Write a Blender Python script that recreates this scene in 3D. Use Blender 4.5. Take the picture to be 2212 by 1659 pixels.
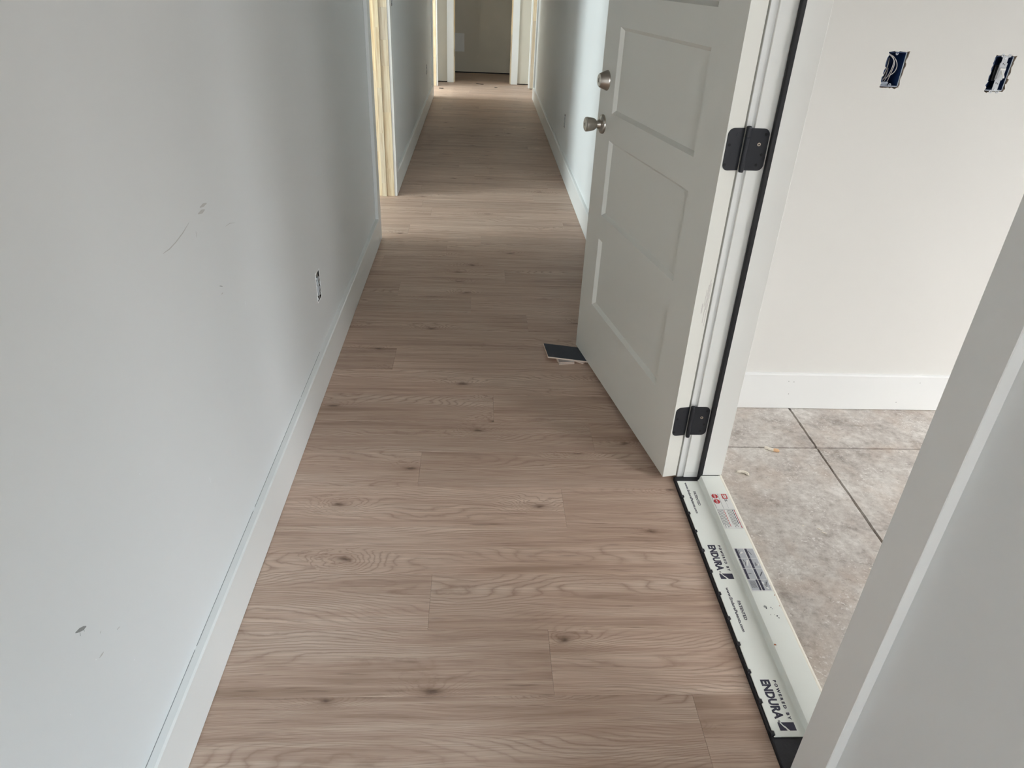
import bpy, bmesh, math, random
from mathutils import Vector, Matrix
from mathutils.geometry import tessellate_polygon

random.seed(7)
scene = bpy.context.scene
for o in list(bpy.data.objects):
    bpy.data.objects.remove(o)
COL = scene.collection

# ------------------------------------------------------------------ camera
cam_d = bpy.data.cameras.new('camera')
cam_d.sensor_fit = 'HORIZONTAL'
cam_d.sensor_width = 36.0
cam_d.lens = 24.936
cam_d.clip_start = 0.02
cam = bpy.data.objects.new('camera', cam_d)
COL.objects.link(cam)
RT = Vector((0.9984994, -0.0370105, 0.0403626))
UP = Vector((-0.0160286, 0.5072549, 0.8616470))
FW = Vector((0.0523641, 0.8610010, -0.5059005))
M = Matrix((RT, UP, -FW)).transposed().to_4x4()
M.translation = Vector((0, 0, 1.4))
cam.matrix_world = M
scene.camera = cam

# ------------------------------------------------------------------ world, daylight, exposure
scene.view_settings.view_transform = 'Standard'
scene.view_settings.look = 'None'
scene.view_settings.gamma = 1.0
scene.view_settings.use_curve_mapping = False
scene.view_settings.exposure = 0.31
world = bpy.data.worlds.new('overcast_sky')
scene.world = world
world.use_nodes = True
bgn = world.node_tree.nodes['Background']
bgn.inputs[0].default_value = (0.78, 0.88, 1.0, 1)
bgn.inputs[1].default_value = 0.15
try:
    scene.cycles.max_bounces = 7
    scene.cycles.diffuse_bounces = 7
    scene.cycles.glossy_bounces = 3
    scene.cycles.use_adaptive_sampling = True
    scene.cycles.adaptive_threshold = 0.10
    scene.cycles.adaptive_min_samples = 22
    scene.cycles.use_light_tree = False
    scene.cycles.sample_clamp_indirect = 6.0
except Exception:
    pass


def daylight(name, loc, target, sx, sy, power, col):
    """area lamp for overcast sky light through an unseen opening"""
    d = bpy.data.lights.new(name, 'AREA')
    d.shape = 'RECTANGLE'
    d.size, d.size_y = sx, sy
    d.energy = power
    d.color = col
    o = bpy.data.objects.new(name, d)
    COL.objects.link(o)
    o.location = loc
    o.rotation_euler = (Vector(target) - Vector(loc)).to_track_quat('-Z', 'Y').to_euler()
    return o


COOL = (0.74, 0.885, 1.0)
NEUT = (0.93, 0.97, 1.0)
WARM = (1.0, 0.955, 0.89)
# sky above the ground outside the side room's right window and rear window
daylight('daylight_side_room_right', (8.2, 0.6, 3.4), (1.6, 1.0, 0.4), 3.6, 2.6, 380, (0.95, 0.98, 1.0))
daylight('daylight_side_room_rear', (3.7, -2.2, 3.2), (2.6, 2.2, 0.4), 4.0, 2.2, 375, (1.0, 0.995, 1.0))
# great room: unseen opening and lamp added to brighten the low left wall; rear window
daylight('daylight_added_right', (4.8, -6.6, 4.0), (0.0, -0.6, 0.3), 4.4, 2.0, 2700, (0.71, 0.875, 1.0))
daylight('daylight_great_room_rear', (0.4, -5.95, 1.30), (0.2, 1.5, 0.8), 1.5, 1.9, 125, (0.84, 0.93, 1.0))
# bedroom through the left opening
daylight('daylight_bedroom', (-4.15, 3.80, 1.45), (0, 3.95, 0.9), 1.75, 1.7, 138, (0.84, 0.97, 1.0))
# rooms at the end of the hall
daylight('daylight_end_left', (-3.45, 9.35, 1.4), (0.5, 9.7, 0.6), 1.6, 1.6, 150, (0.86, 0.97, 1.0))
daylight('daylight_end_right', (3.45, 9.3, 1.4), (-0.5, 9.75, 0.6), 1.6, 1.6, 40, (0.86, 0.97, 1.0))


# ------------------------------------------------------------------ materials
def lin(r, g, b):
    f = lambda c: (c / 255 / 12.92) if c / 255 <= 0.04045 else ((c / 255 + 0.055) / 1.055) ** 2.4
    return (f(r), f(g), f(b), 1)


def new_mat(name):
    m = bpy.data.materials.new(name)
    m.use_nodes = True
    nt = m.node_tree
    return m, nt, nt.nodes['Principled BSDF']


def N(nt, t, **kw):
    n = nt.nodes.new(t)
    for k, v in kw.items():
        setattr(n, k, v)
    return n


def plain(name, col, rough=0.5, metal=0.0, var=0.04, scale=8.0, bump=0.0, bscale=300.0, spec=0.5):
    """colour with a little procedural mottling and fine relief"""
    m, nt, b = new_mat(name)
    L = nt.links
    tc = N(nt, 'ShaderNodeTexCoord')
    nz = N(nt, 'ShaderNodeTexNoise')
    nz.inputs['Scale'].default_value = scale
    nz.inputs['Detail'].default_value = 1
    L.new(tc.outputs['Object'], nz.inputs['Vector'])
    mx = N(nt, 'ShaderNodeMix', data_type='RGBA')
    mx.inputs[6].default_value = tuple(min(1, c * (1 - var)) for c in col[:3]) + (1,)
    mx.inputs[7].default_value = tuple(min(1, c * (1 + var)) for c in col[:3]) + (1,)
    L.new(nz.outputs['Fac'], mx.inputs[0])
    L.new(mx.outputs[2], b.inputs['Base Color'])
    b.inputs['Roughness'].default_value = rough
    b.inputs['Metallic'].default_value = metal
    b.inputs['Specular IOR Level'].default_value = spec
    if bump > 0:
        n2 = N(nt, 'ShaderNodeTexNoise')
        n2.inputs['Scale'].default_value = bscale
        n2.inputs['Detail'].default_value = 2
        L.new(tc.outputs['Object'], n2.inputs['Vector'])
        bp = N(nt, 'ShaderNodeBump')
        bp.inputs['Strength'].default_value = bump
        bp.inputs['Distance'].default_value = 0.002
        L.new(n2.outputs['Fac'], bp.inputs['Height'])
        L.new(bp.outputs['Normal'], b.inputs['Normal'])
    return m


def mathn(nt, op, a=None, b=None, c=None):
    n = N(nt, 'ShaderNodeMath', operation=op)
    for i, v in enumerate((a, b, c)):
        if v is None:
            continue
        if isinstance(v, (int, float)):
            n.inputs[i].default_value = v
        else:
            nt.links.new(v, n.inputs[i])
    return n.outputs[0]


def ramp(nt, fac, stops):
    r = N(nt, 'ShaderNodeValToRGB')
    el = r.color_ramp.elements
    while len(el) > 1:
        el.remove(el[-1])
    el[0].position, el[0].color = stops[0]
    for p, c in stops[1:]:
        e = el.new(p)
        e.color = c
    nt.links.new(fac, r.inputs[0])
    return r.outputs[0]


def wood_plank_material():
    m, nt, b = new_mat('greige_oak_vinyl')
    L = nt.links
    tc = N(nt, 'ShaderNodeTexCoord')
    oi = N(nt, 'ShaderNodeObjectInfo')
    rnd = oi.outputs['Random']
    off = N(nt, 'ShaderNodeCombineXYZ')
    L.new(mathn(nt, 'MULTIPLY', rnd, 91.7), off.inputs[0])
    L.new(mathn(nt, 'MULTIPLY', rnd, 37.3), off.inputs[1])
    L.new(mathn(nt, 'MULTIPLY', rnd, 13.1), off.inputs[2])
    add = N(nt, 'ShaderNodeVectorMath', operation='ADD')
    L.new(tc.outputs['Object'], add.inputs[0])
    L.new(off.outputs[0], add.inputs[1])
    P = add.outputs[0]

    def scaled(sx, sy, src=P):
        v = N(nt, 'ShaderNodeVectorMath', operation='MULTIPLY')
        L.new(src, v.inputs[0])
        v.inputs[1].default_value = (sx, sy, 1)
        return v.outputs[0]

    def noise(vec, s, det=2.0, rough=0.5, dist=0.0):
        n = N(nt, 'ShaderNodeTexNoise')
        L.new(vec, n.inputs['Vector'])
        n.inputs['Scale'].default_value = s
        n.inputs['Detail'].default_value = det
        n.inputs['Roughness'].default_value = rough
        n.inputs['Distortion'].default_value = dist
        return n.outputs['Fac']
    # wander of the fibres
    sep = N(nt, 'ShaderNodeSeparateXYZ')
    L.new(P, sep.inputs[0])
    broad = noise(scaled(1.1, 10.0), 1.0, 2.0, 0.5, 0.3)
    wander = mathn(nt, 'MULTIPLY', noise(scaled(2.4, 8.0), 1.0, 1.5), 0.050)
    vv = mathn(nt, 'ADD', sep.outputs[1], wander)
    # sparse knots, stretched along the plank
    vo = N(nt, 'ShaderNodeTexVoronoi', feature='F1', voronoi_dimensions='2D')
    wob = N(nt, 'ShaderNodeTexNoise')
    L.new(scaled(22, 44), wob.inputs['Vector'])
    wob.inputs['Scale'].default_value = 1.0
    wob.inputs['Detail'].default_value = 3.0
    wv = N(nt, 'ShaderNodeVectorMath', operation='MULTIPLY_ADD')
    L.new(wob.outputs['Color'], wv.inputs[0])
    wv.inputs[1].default_value = (0.11, 0.13, 0)
    L.new(scaled(2.1, 5.0), wv.inputs[2])
    L.new(wv.outputs[0], vo.inputs['Vector'])
    vo.inputs['Scale'].default_value = 1.0
    kd = vo.outputs['Distance']
    kc = N(nt, 'ShaderNodeSeparateColor')
    L.new(vo.outputs['Color'], kc.inputs[0])
    kmask = mathn(nt, 'GREATER_THAN', kc.outputs[0], 0.60)      # only some cells carry a knot
    k2 = mathn(nt, 'MULTIPLY', kd, kd)
    near = mathn(nt, 'MULTIPLY', mathn(nt, 'EXPONENT', mathn(nt, 'MULTIPLY', k2, -30.0)), kmask)
    halo = mathn(nt, 'MULTIPLY', mathn(nt, 'EXPONENT', mathn(nt, 'MULTIPLY', k2, -160.0)), kmask)
    core = mathn(nt, 'MULTIPLY', mathn(nt, 'EXPONENT', mathn(nt, 'MULTIPLY', k2, -900.0)), kmask)
    # growth rings: contour lines of a stretched field make the cathedral arches
    F = mathn(nt, 'MULTIPLY', vv, 105.0)
    F = mathn(nt, 'ADD', F, mathn(nt, 'MULTIPLY', noise(scaled(1.25, 7.5), 1.0, 1.0, 0.4), 27.0))
    F = mathn(nt, 'ADD', F, mathn(nt, 'MULTIPLY', near, 6.5))
    F = mathn(nt, 'ADD', F, mathn(nt, 'MULTIPLY', wob.outputs['Fac'], 0.9))
    tri = mathn(nt, 'PINGPONG', F, 0.5)
    line = mathn(nt, 'POWER', mathn(nt, 'MULTIPLY', tri, 2.0), 3.0)
    show = ramp(nt, broad, [(0.40, (0.10, 0.10, 0.10, 1)), (0.60, (1, 1, 1, 1))])
    showk = mathn(nt, 'MINIMUM', mathn(nt, 'ADD', show, mathn(nt, 'MULTIPLY', near, 0.7)), 1.0)
    line = mathn(nt, 'MULTIPLY', line, showk)
    # straight fibres, pores and long dark streaks
    fib = N(nt, 'ShaderNodeCombineXYZ')
    L.new(mathn(nt, 'MULTIPLY', sep.outputs[0], 7.0), fib.inputs[0])
    L.new(mathn(nt, 'MULTIPLY', vv, 420.0), fib.inputs[1])
    L.new(sep.outputs[2], fib.inputs[2])
    fine = noise(fib.outputs[0], 1.0, 2.0, 0.65)
    streak = noise(scaled(2.0, 46), 1.0, 2.0, 0.6, 0.5)
    dash = ramp(nt, noise(scaled(9, 170), 1.0, 2.0, 0.6), [(0.60, (0, 0, 0, 1)), (0.74, (1, 1, 1, 1))])
    dash = mathn(nt, 'MULTIPLY', dash, ramp(nt, broad, [(0.40, (1, 1, 1, 1)), (0.60, (0.12, 0.12, 0.12, 1))]))
    base = ramp(nt, mathn(nt, 'ADD', mathn(nt, 'MULTIPLY', streak, 0.5), mathn(nt, 'MULTIPLY', broad, 0.5)),
                [(0.32, WOOD[0]), (0.46, WOOD[1]), (0.57, WOOD[2]), (0.68, WOOD[3])])

    def mixc(a, fac, colr, mode='MIX'):
        mx = N(nt, 'ShaderNodeMix', data_type='RGBA', blend_type=mode)
        L.new(a, mx.inputs[6])
        mx.inputs[7].default_value = colr
        L.new(fac, mx.inputs[0])
        return mx.outputs[2]
    c = mixc(base, mathn(nt, 'MULTIPLY', line, 0.62), WOOD[4])
    c = mixc(c, mathn(nt, 'MULTIPLY', ramp(nt, fine, [(0.40, (0, 0, 0, 1)), (0.66, (1, 1, 1, 1))]), 0.42), WOOD[4])
    c = mixc(c, mathn(nt, 'MULTIPLY', dash, 0.50), WOOD[5])
    c = mixc(c, mathn(nt, 'MULTIPLY', halo, 0.38), WOOD[4])
    c = mixc(c, mathn(nt, 'MULTIPLY', core, 0.85), WOOD[5])
    # each printed plank is a touch lighter or darker
    hsv = N(nt, 'ShaderNodeHueSaturation')
    L.new(c, hsv.inputs['Color'])
    L.new(mathn(nt, 'MULTIPLY_ADD', rnd, 0.16, 0.92), hsv.inputs['Value'])
    L.new(hsv.outputs[0], b.inputs['Base Color'])
    rg = mathn(nt, 'MULTIPLY_ADD', fine, 0.18, 0.40)
    L.new(rg, b.inputs['Roughness'])
    b.inputs['Specular IOR Level'].default_value = 0.42
    bp = N(nt, 'ShaderNodeBump')
    bp.inputs['Strength'].default_value = 0.22
    bp.inputs['Distance'].default_value = 0.0008
    L.new(mathn(nt, 'SUBTRACT', mathn(nt, 'MULTIPLY', fine, -1.0), mathn(nt, 'MULTIPLY', line, 0.6)), bp.inputs['Height'])
    L.new(bp.outputs[0], b.inputs['Normal'])
    return m


WOOD = [lin(168, 142, 124), lin(198, 171, 153), lin(211, 187, 169), lin(221, 200, 183), lin(146, 116, 97), lin(94, 73, 61)]


def concrete_material():
    m, nt, b = new_mat('mottled_concrete')
    L = nt.links
    tc = N(nt, 'ShaderNodeTexCoord')

    def noise(s, det, rough=0.55, dist=0.0):
        n = N(nt, 'ShaderNodeTexNoise')
        L.new(tc.outputs['Object'], n.inputs['Vector'])
        n.inputs['Scale'].default_value = s
        n.inputs['Detail'].default_value = det
        n.inputs['Roughness'].default_value = rough
        n.inputs['Distortion'].default_value = dist
        return n.outputs['Fac']
    mix = mathn(nt, 'ADD', mathn(nt, 'MULTIPLY', noise(5.5, 6, 0.62), 0.55), mathn(nt, 'MULTIPLY', noise(38, 4, 0.7), 0.45))
    base = ramp(nt, mix, [(0.36, lin(150, 141, 133)), (0.47, lin(186, 178, 171)), (0.55, lin(204, 198, 191)), (0.66, lin(228, 223, 217))])
    tint = ramp(nt, noise(4.2, 3, 0.65), [(0.48, (0, 0, 0, 1)), (0.66, (1, 1, 1, 1))])
    mx = N(nt, 'ShaderNodeMix', data_type='RGBA')
    L.new(mathn(nt, 'MULTIPLY', tint, 0.40), mx.inputs[0])
    L.new(base, mx.inputs[6])
    mx.inputs[7].default_value = lin(186, 164, 146)
    dk = ramp(nt, noise(60, 3, 0.72), [(0.58, (0, 0, 0, 1)), (0.70, (1, 1, 1, 1))])
    mx2 = N(nt, 'ShaderNodeMix', data_type='RGBA')
    L.new(mathn(nt, 'MULTIPLY', dk, 0.45), mx2.inputs[0])
    L.new(mx.outputs[2], mx2.inputs[6])
    mx2.inputs[7].default_value = lin(124, 115, 107)
    wt = mathn(nt, 'MULTIPLY', ramp(nt, noise(95, 2, 0.7), [(0.56, (0, 0, 0, 1)), (0.66, (1, 1, 1, 1))]), ramp(nt, noise(9, 3, 0.6), [(0.46, (0, 0, 0, 1)), (0.62, (1, 1, 1, 1))]))
    mx3 = N(nt, 'ShaderNodeMix', data_type='RGBA')
    L.new(mathn(nt, 'MULTIPLY', wt, 0.75), mx3.inputs[0])
    L.new(mx2.outputs[2], mx3.inputs[6])
    mx3.inputs[7].default_value = lin(232, 228, 224)
    L.new(mx3.outputs[2], b.inputs['Base Color'])
    b.inputs['Roughness'].default_value = 0.62
    bp = N(nt, 'ShaderNodeBump')
    bp.inputs['Strength'].default_value = 0.6
    bp.inputs['Distance'].default_value = 0.002
    L.new(noise(70, 3, 0.7), bp.inputs['Height'])
    L.new(bp.outputs[0], b.inputs['Normal'])
    return m


def pine_material():
    m, nt, b = new_mat('raw_finger_jointed_pine')
    L = nt.links
    tc = N(nt, 'ShaderNodeTexCoord')
    oi = N(nt, 'ShaderNodeObjectInfo')
    add = N(nt, 'ShaderNodeVectorMath', operation='MULTIPLY_ADD')
    L.new(tc.outputs['Object'], add.inputs[0])
    add.inputs[1].default_value = (60, 60, 3)
    cx = N(nt, 'ShaderNodeCombineXYZ')
    L.new(mathn(nt, 'MULTIPLY', oi.outputs['Random'], 60.0), cx.inputs[2])
    L.new(mathn(nt, 'MULTIPLY', oi.outputs['Random'], 23.0), cx.inputs[0])
    L.new(cx.outputs[0], add.inputs[2])
    nz = N(nt, 'ShaderNodeTexNoise')
    L.new(add.outputs[0], nz.inputs['Vector'])
    nz.inputs['Scale'].default_value = 1.6
    nz.inputs['Detail'].default_value = 3
    nz.inputs['Distortion'].default_value = 0.8
    c = ramp(nt, nz.outputs['Fac'], [(0.3, lin(206, 178, 136)), (0.5, lin(226, 206, 170)), (0.7, lin(234, 219, 188))])
    h = N(nt, 'ShaderNodeHueSaturation')
    L.new(c, h.inputs['Color'])
    L.new(mathn(nt, 'MULTIPLY_ADD', oi.outputs['Random'], 0.22, 0.84), h.inputs['Value'])
    L.new(mathn(nt, 'MULTIPLY_ADD', oi.outputs['Random'], 0.30, 0.72), h.inputs['Saturation'])
    L.new(h.outputs[0], b.inputs['Base Color'])
    b.inputs['Roughness'].default_value = 0.55
    return m


MAT = {}
MAT['paint'] = plain('wall_paint', (0.80, 0.815, 0.815, 1), 0.62, var=0.012, scale=3, spec=0.35)
MAT['warmpaint'] = plain('side_room_paint', (0.76, 0.745, 0.71, 1), 0.62, var=0.012, scale=3, spec=0.35)
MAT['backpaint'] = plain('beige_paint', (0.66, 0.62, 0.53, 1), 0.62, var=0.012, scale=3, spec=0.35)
MAT['bounce_dimmer'] = plain('dark_unseen_wall', (0.34, 0.30, 0.23, 1), 0.8, var=0.25, scale=40)  # made-up dark tone for unseen great room walls, cuts their bounce light
MAT['ceiling'] = plain('ceiling_paint', (0.50, 0.50, 0.48, 1), 0.9, var=0.02)  # unseen ceiling, darkened to cut bounce light on the upper walls
MAT['gyp'] = plain('torn_gypsum', lin(205, 188, 168), 0.95, var=0.25, scale=300, bump=0.5, bscale=500)
MAT['trim'] = plain('trim_white', (0.84, 0.845, 0.83, 1), 0.38, var=0.012, scale=5)
MAT['door'] = plain('door_white', (0.76, 0.75, 0.69, 1), 0.42, var=0.012, scale=4)
MAT['jamb'] = plain('jamb_white', (0.87, 0.875, 0.845, 1), 0.42, var=0.015, scale=5)
MAT['wood'] = wood_plank_material()
MAT['concrete'] = concrete_material()
MAT['pine'] = pine_material()
MAT['black'] = plain('matte_black_metal', lin(42, 43, 48), 0.42, 0.3, var=0.08, scale=40)
MAT['rubber'] = plain('black_foam_seal', lin(33, 33, 37), 0.6, var=0.12, scale=30)
MAT['blackplastic'] = plain('black_plastic', lin(38, 38, 43), 0.5, var=0.2, scale=90, bump=0.2, bscale=120)
MAT['hole'] = plain('dark_recess', lin(14, 14, 16), 0.8)
MAT['nickel'] = plain('brushed_nickel', (0.52, 0.48, 0.43, 1), 0.30, 1.0, var=0.05, scale=60)
MAT['nickel_face'] = plain('key_cylinder_metal', (0.66, 0.62, 0.55, 1), 0.42, 1.0, var=0.05, scale=60)
MAT['brass'] = plain('bare_screw_ring', (0.62, 0.52, 0.42, 1), 0.4, 0.8)
MAT['sill'] = plain('sill_cover_plastic', lin(246, 249, 243), 0.42, var=0.03, scale=14)
MAT['sill_edge'] = plain('sill_edge_ivory', lin(226, 221, 208), 0.5, var=0.08, scale=40)
MAT['ink'] = plain('navy_ink', lin(56, 55, 74), 0.6, var=0.15, scale=500)
MAT['sticker'] = plain('sticker_paper', lin(232, 232, 230), 0.5, var=0.01)
MAT['red'] = plain('red_ink', lin(190, 36, 44), 0.5)
MAT['greyink'] = plain('grey_ink', lin(96, 98, 106), 0.6)
MAT['palegrey'] = plain('pale_grey_ink', lin(186, 189, 194), 0.6)
MAT['bluebox'] = plain('blue_box_plastic', lin(38, 66, 112), 0.42, var=0.15, scale=60)
MAT['bluerim'] = plain('plaster_smeared_rim', lin(176, 184, 196), 0.6, var=0.2, scale=200)
MAT['wire'] = plain('white_wire', lin(206, 203, 200), 0.4)
MAT['wireblack'] = plain('black_wire', lin(40, 40, 44), 0.4)
MAT['switch'] = plain('switch_white', lin(198, 201, 205), 0.35)
MAT['toggle'] = plain('toggle_ivory', lin(240, 239, 234), 0.3)
MAT['steel'] = plain('galvanised_screw', (0.6, 0.6, 0.62, 1), 0.35, 0.9)
MAT['backing'] = plain('charcoal_plank_backing', lin(62, 66, 74), 0.7, var=0.15, scale=60, bump=0.15, bscale=400)
MAT['core'] = plain('plank_core', lin(226, 208, 192), 0.7, var=0.1, scale=120)
MAT['corelow'] = plain('plank_underlay', lin(150, 118, 102), 0.8, var=0.1, scale=120)
MAT['plankface'] = plain('pale_plank_face', lin(182, 172, 168), 0.5, var=0.12, scale=60)
MAT['foam'] = plain('dried_foam', lin(234, 226, 212), 0.85, var=0.12, scale=160, bump=0.5, bscale=250)
MAT['foam_tan'] = plain('tan_foam', lin(226, 186, 146), 0.85, var=0.18, scale=160, bump=0.5, bscale=250)
MAT['scuff'] = plain('grey_scuff_and_gap', lin(148, 149, 148), 0.8, var=0.2, scale=300)
MAT['scuff_soft'] = plain('soft_scuff', (0.60, 0.595, 0.575, 1), 0.7, var=0.04, scale=300)
MAT['scuff_brown'] = plain('brown_scuff', (0.60, 0.57, 0.54, 1), 0.7, var=0.12, scale=200)
MAT['chip'] = plain('white_chip', lin(248, 250, 250), 0.7)
MAT['rust'] = plain('rust_speck', lin(168, 96, 52), 0.8, var=0.3, scale=300)
MAT['darkscrap'] = plain('dark_scrap_and_backing', lin(34, 31, 29), 0.7)
MAT['patch'] = plain('pale_square_tone', (0.80, 0.81, 0.80, 1), 0.6, var=0.02)


# ------------------------------------------------------------------ mesh helpers
class MB:
    def __init__(self):
        self.v, self.f, self.mi = [], [], []

    def add(self, verts, faces, mi=0):
        o = len(self.v)
        self.v += [tuple(p) for p in verts]
        self.f += [tuple(i + o for i in q) for q in faces]
        self.mi += [mi] * len(faces)
        return self

    def box(self, x0, x1, y0, y1, z0, z1, mi=0):
        v = [(x, y, z) for z in (z0, z1) for y in (y0, y1) for x in (x0, x1)]
        return self.add(v, [(0, 2, 3, 1), (4, 5, 7, 6), (0, 1, 5, 4), (2, 6, 7, 3), (0, 4, 6, 2), (1, 3, 7, 5)], mi)

    def prism(self, poly, d0, d1, axis, mi=0):
        """poly in the plane, extruded from d0 to d1 along axis"""
        def p(a, b, d):
            return {'x': (d, a, b), 'y': (a, d, b), 'z': (a, b, d)}[axis]
        n = len(poly)
        v = [p(a, b, d0) for a, b in poly] + [p(a, b, d1) for a, b in poly]
        f = [tuple(range(n))[::-1], tuple(range(n, 2 * n))] + [(i, (i + 1) % n, n + (i + 1) % n, n + i) for i in range(n)]
        return self.add(v, f, mi)

    def tube(self, pts, r, seg=8, mi=0, cap=True):
        pts = [Vector(p) for p in pts]
        rs = [r[round(i * (len(r) - 1) / (len(pts) - 1))] for i in range(len(pts))] if isinstance(r, (list, tuple)) else [r] * len(pts)
        rings = []
        prev = None
        for i, p in enumerate(pts):
            t = (pts[min(i + 1, len(pts) - 1)] - pts[max(i - 1, 0)]).normalized()
            if prev is None:
                a = Vector((0, 0, 1)) if abs(t.z) < 0.9 else Vector((1, 0, 0))
                nrm = t.cross(a).normalized()
            else:
                nrm = (prev - t * prev.dot(t)).normalized()
            prev = nrm
            bn = t.cross(nrm)
            rings.append([p + (nrm * math.cos(2 * math.pi * k / seg) + bn * math.sin(2 * math.pi * k / seg)) * rs[i] for k in range(seg)])
        v = [q for rg in rings for q in rg]
        f = []
        for i in range(len(rings) - 1):
            for k in range(seg):
                k2 = (k + 1) % seg
                f.append((i * seg + k, i * seg + k2, (i + 1) * seg + k2, (i + 1) * seg + k))
        if cap:
            f.append(tuple(range(seg))[::-1])
            f.append(tuple(range((len(rings) - 1) * seg, len(rings) * seg)))
        return self.add(v, f, mi)

    def lathe(self, prof, o, ax, seg=32, mi=0):
        """prof: (distance along ax, radius)"""
        o, ax = Vector(o), Vector(ax).normalized()
        a = ax.cross(Vector((0, 0, 1)) if abs(ax.z) < 0.9 else Vector((1, 0, 0))).normalized()
        c = ax.cross(a)
        v, f = [], []
        for d, r in prof:
            for k in range(seg):
                t = 2 * math.pi * k / seg
                v.append(o + ax * d + (a * math.cos(t) + c * math.sin(t)) * max(r, 1e-5))
        for i in range(len(prof) - 1):
            for k in range(seg):
                k2 = (k + 1) % seg
                f.append((i * seg + k, i * seg + k2, (i + 1) * seg + k2, (i + 1) * seg + k))
        f.append(tuple(range(seg))[::-1])
        f.append(tuple(range((len(prof) - 1) * seg, len(prof) * seg)))
        return self.add(v, f, mi)

    def build(self, name, mats, parent=None, smooth=False, bevel=0.0, segs=1):
        me = bpy.data.meshes.new(name)
        me.from_pydata(self.v, [], self.f)
        bm = bmesh.new()
        bm.from_mesh(me)
        for fc, i in zip(bm.faces, self.mi):
            fc.material_index = i
        bmesh.ops.recalc_face_normals(bm, faces=bm.faces)
        if bevel > 0:
            ed = [e for e in bm.edges if len(e.link_faces) == 2 and e.calc_face_angle(0) > 0.5]
            bmesh.ops.bevel(bm, geom=ed, offset=bevel, segments=segs, affect='EDGES', profile=0.5)
        bm.to_mesh(me)
        bm.free()
        for mt in (mats if isinstance(mats, (list, tuple)) else [mats]):
            me.materials.append(MAT[mt])
        if smooth:
            for p in me.polygons:
                p.use_smooth = True
            try:
                me.set_sharp_from_angle(angle=math.radians(38))
            except Exception:
                pass
        return link(name, me, parent)


def link(name, me, parent=None, loc=None):
    o = bpy.data.objects.new(name, me)
    COL.objects.link(o)
    if parent is not None:
        o.parent = parent
    if loc:
        o.location = loc
    return o


def empty(name, loc=(0, 0, 0), rz=0.0, parent=None):
    o = bpy.data.objects.new(name, None)
    o.empty_display_size = 0.05
    COL.objects.link(o)
    o.location = loc
    o.rotation_euler = (0, 0, rz)
    if parent is not None:
        o.parent = parent
    return o


def structure(o, label=None, cat=None):
    o['kind'] = 'structure'
    if label:
        o['label'] = label
    if cat:
        o['category'] = cat
    return o


def thing(o, label, cat, group=None):
    o['label'] = label
    o['category'] = cat
    if group:
        o['group'] = group
    return o


def ragged(cx, cz, w, h, amp, seed, n=(9, 15)):
    rr = random.Random(seed)
    pts = []
    for i in range(n[0]):
        pts.append((cx - w / 2 + w * i / n[0], cz - h / 2))
    for i in range(n[1]):
        pts.append((cx + w / 2, cz - h / 2 + h * i / n[1]))
    for i in range(n[0]):
        pts.append((cx + w / 2 - w * i / n[0], cz + h / 2))
    for i in range(n[1]):
        pts.append((cx - w / 2, cz + h / 2 - h * i / n[1]))
    return [(a + rr.uniform(-amp, amp), b + rr.uniform(-amp, amp)) for a, b in pts]


def wall(name, axis, p0, p1, outer, holes=(), mats=('paint', 'gyp'), parent=None):
    """slab between the planes p0 and p1, outlined by outer (a,z) and pierced by holes"""
    loops = [outer] + list(holes)
    flat = [pt for lp in loops for pt in lp]
    tris = tessellate_polygon([[Vector((a, z, 0)) for a, z in lp] for lp in loops])
    n = len(flat)
    pos = (lambda a, z, p: (p, a, z)) if axis == 'x' else (lambda a, z, p: (a, p, z))
    mb = MB()
    mb.v = [pos(a, z, p0) for a, z in flat] + [pos(a, z, p1) for a, z in flat]
    for t in tris:
        mb.f.append(tuple(t)); mb.mi.append(0)
        mb.f.append(tuple(i + n for i in t)[::-1]); mb.mi.append(0)
    o = 0
    for k, lp in enumerate(loops):
        m = len(lp)
        for i in range(m):
            j = (i + 1) % m
            mb.f.append((o + i, o + j, n + o + j, n + o + i)); mb.mi.append(0 if k == 0 else 1)
        o += m
    ob = mb.build(name, list(mats), parent)
    return structure(ob) if parent is None else ob


def rect(a0, a1, z0, z1):
    return [(a0, z0), (a1, z0), (a1, z1), (a0, z1)]


# ------------------------------------------------------------------ the shell
XL, XR = -0.576, 0.674            # hall wall faces
TH = 0.116
BF_L, BF_R = -0.557, 0.655        # baseboard and casing faces
CH = 2.44
HEAD = 2.065
E0, E1 = 0.835, 1.790             # entry opening between the jamb faces
L0, L1 = 4.050, 4.928             # bedroom opening
FL0, FL1 = 9.315, 10.200
FR0, FR1 = 9.400, 10.255
YE = 10.600                       # end wall
YB2 = 11.66

out_y, out_x, out_z = 2.438, XL, 0.370
hole_l = ragged(2.438, 0.370, 0.057, 0.104, 0.0016, 3)
hole_l2 = ragged(5.21, 1.205, 0.056, 0.100, 0.0016, 4)
hole_l3 = ragged(8.36, 0.413, 0.056, 0.100, 0.0016, 5)
hole_r = ragged(5.845, 0.375, 0.054, 0.098, 0.0014, 6)

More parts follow.
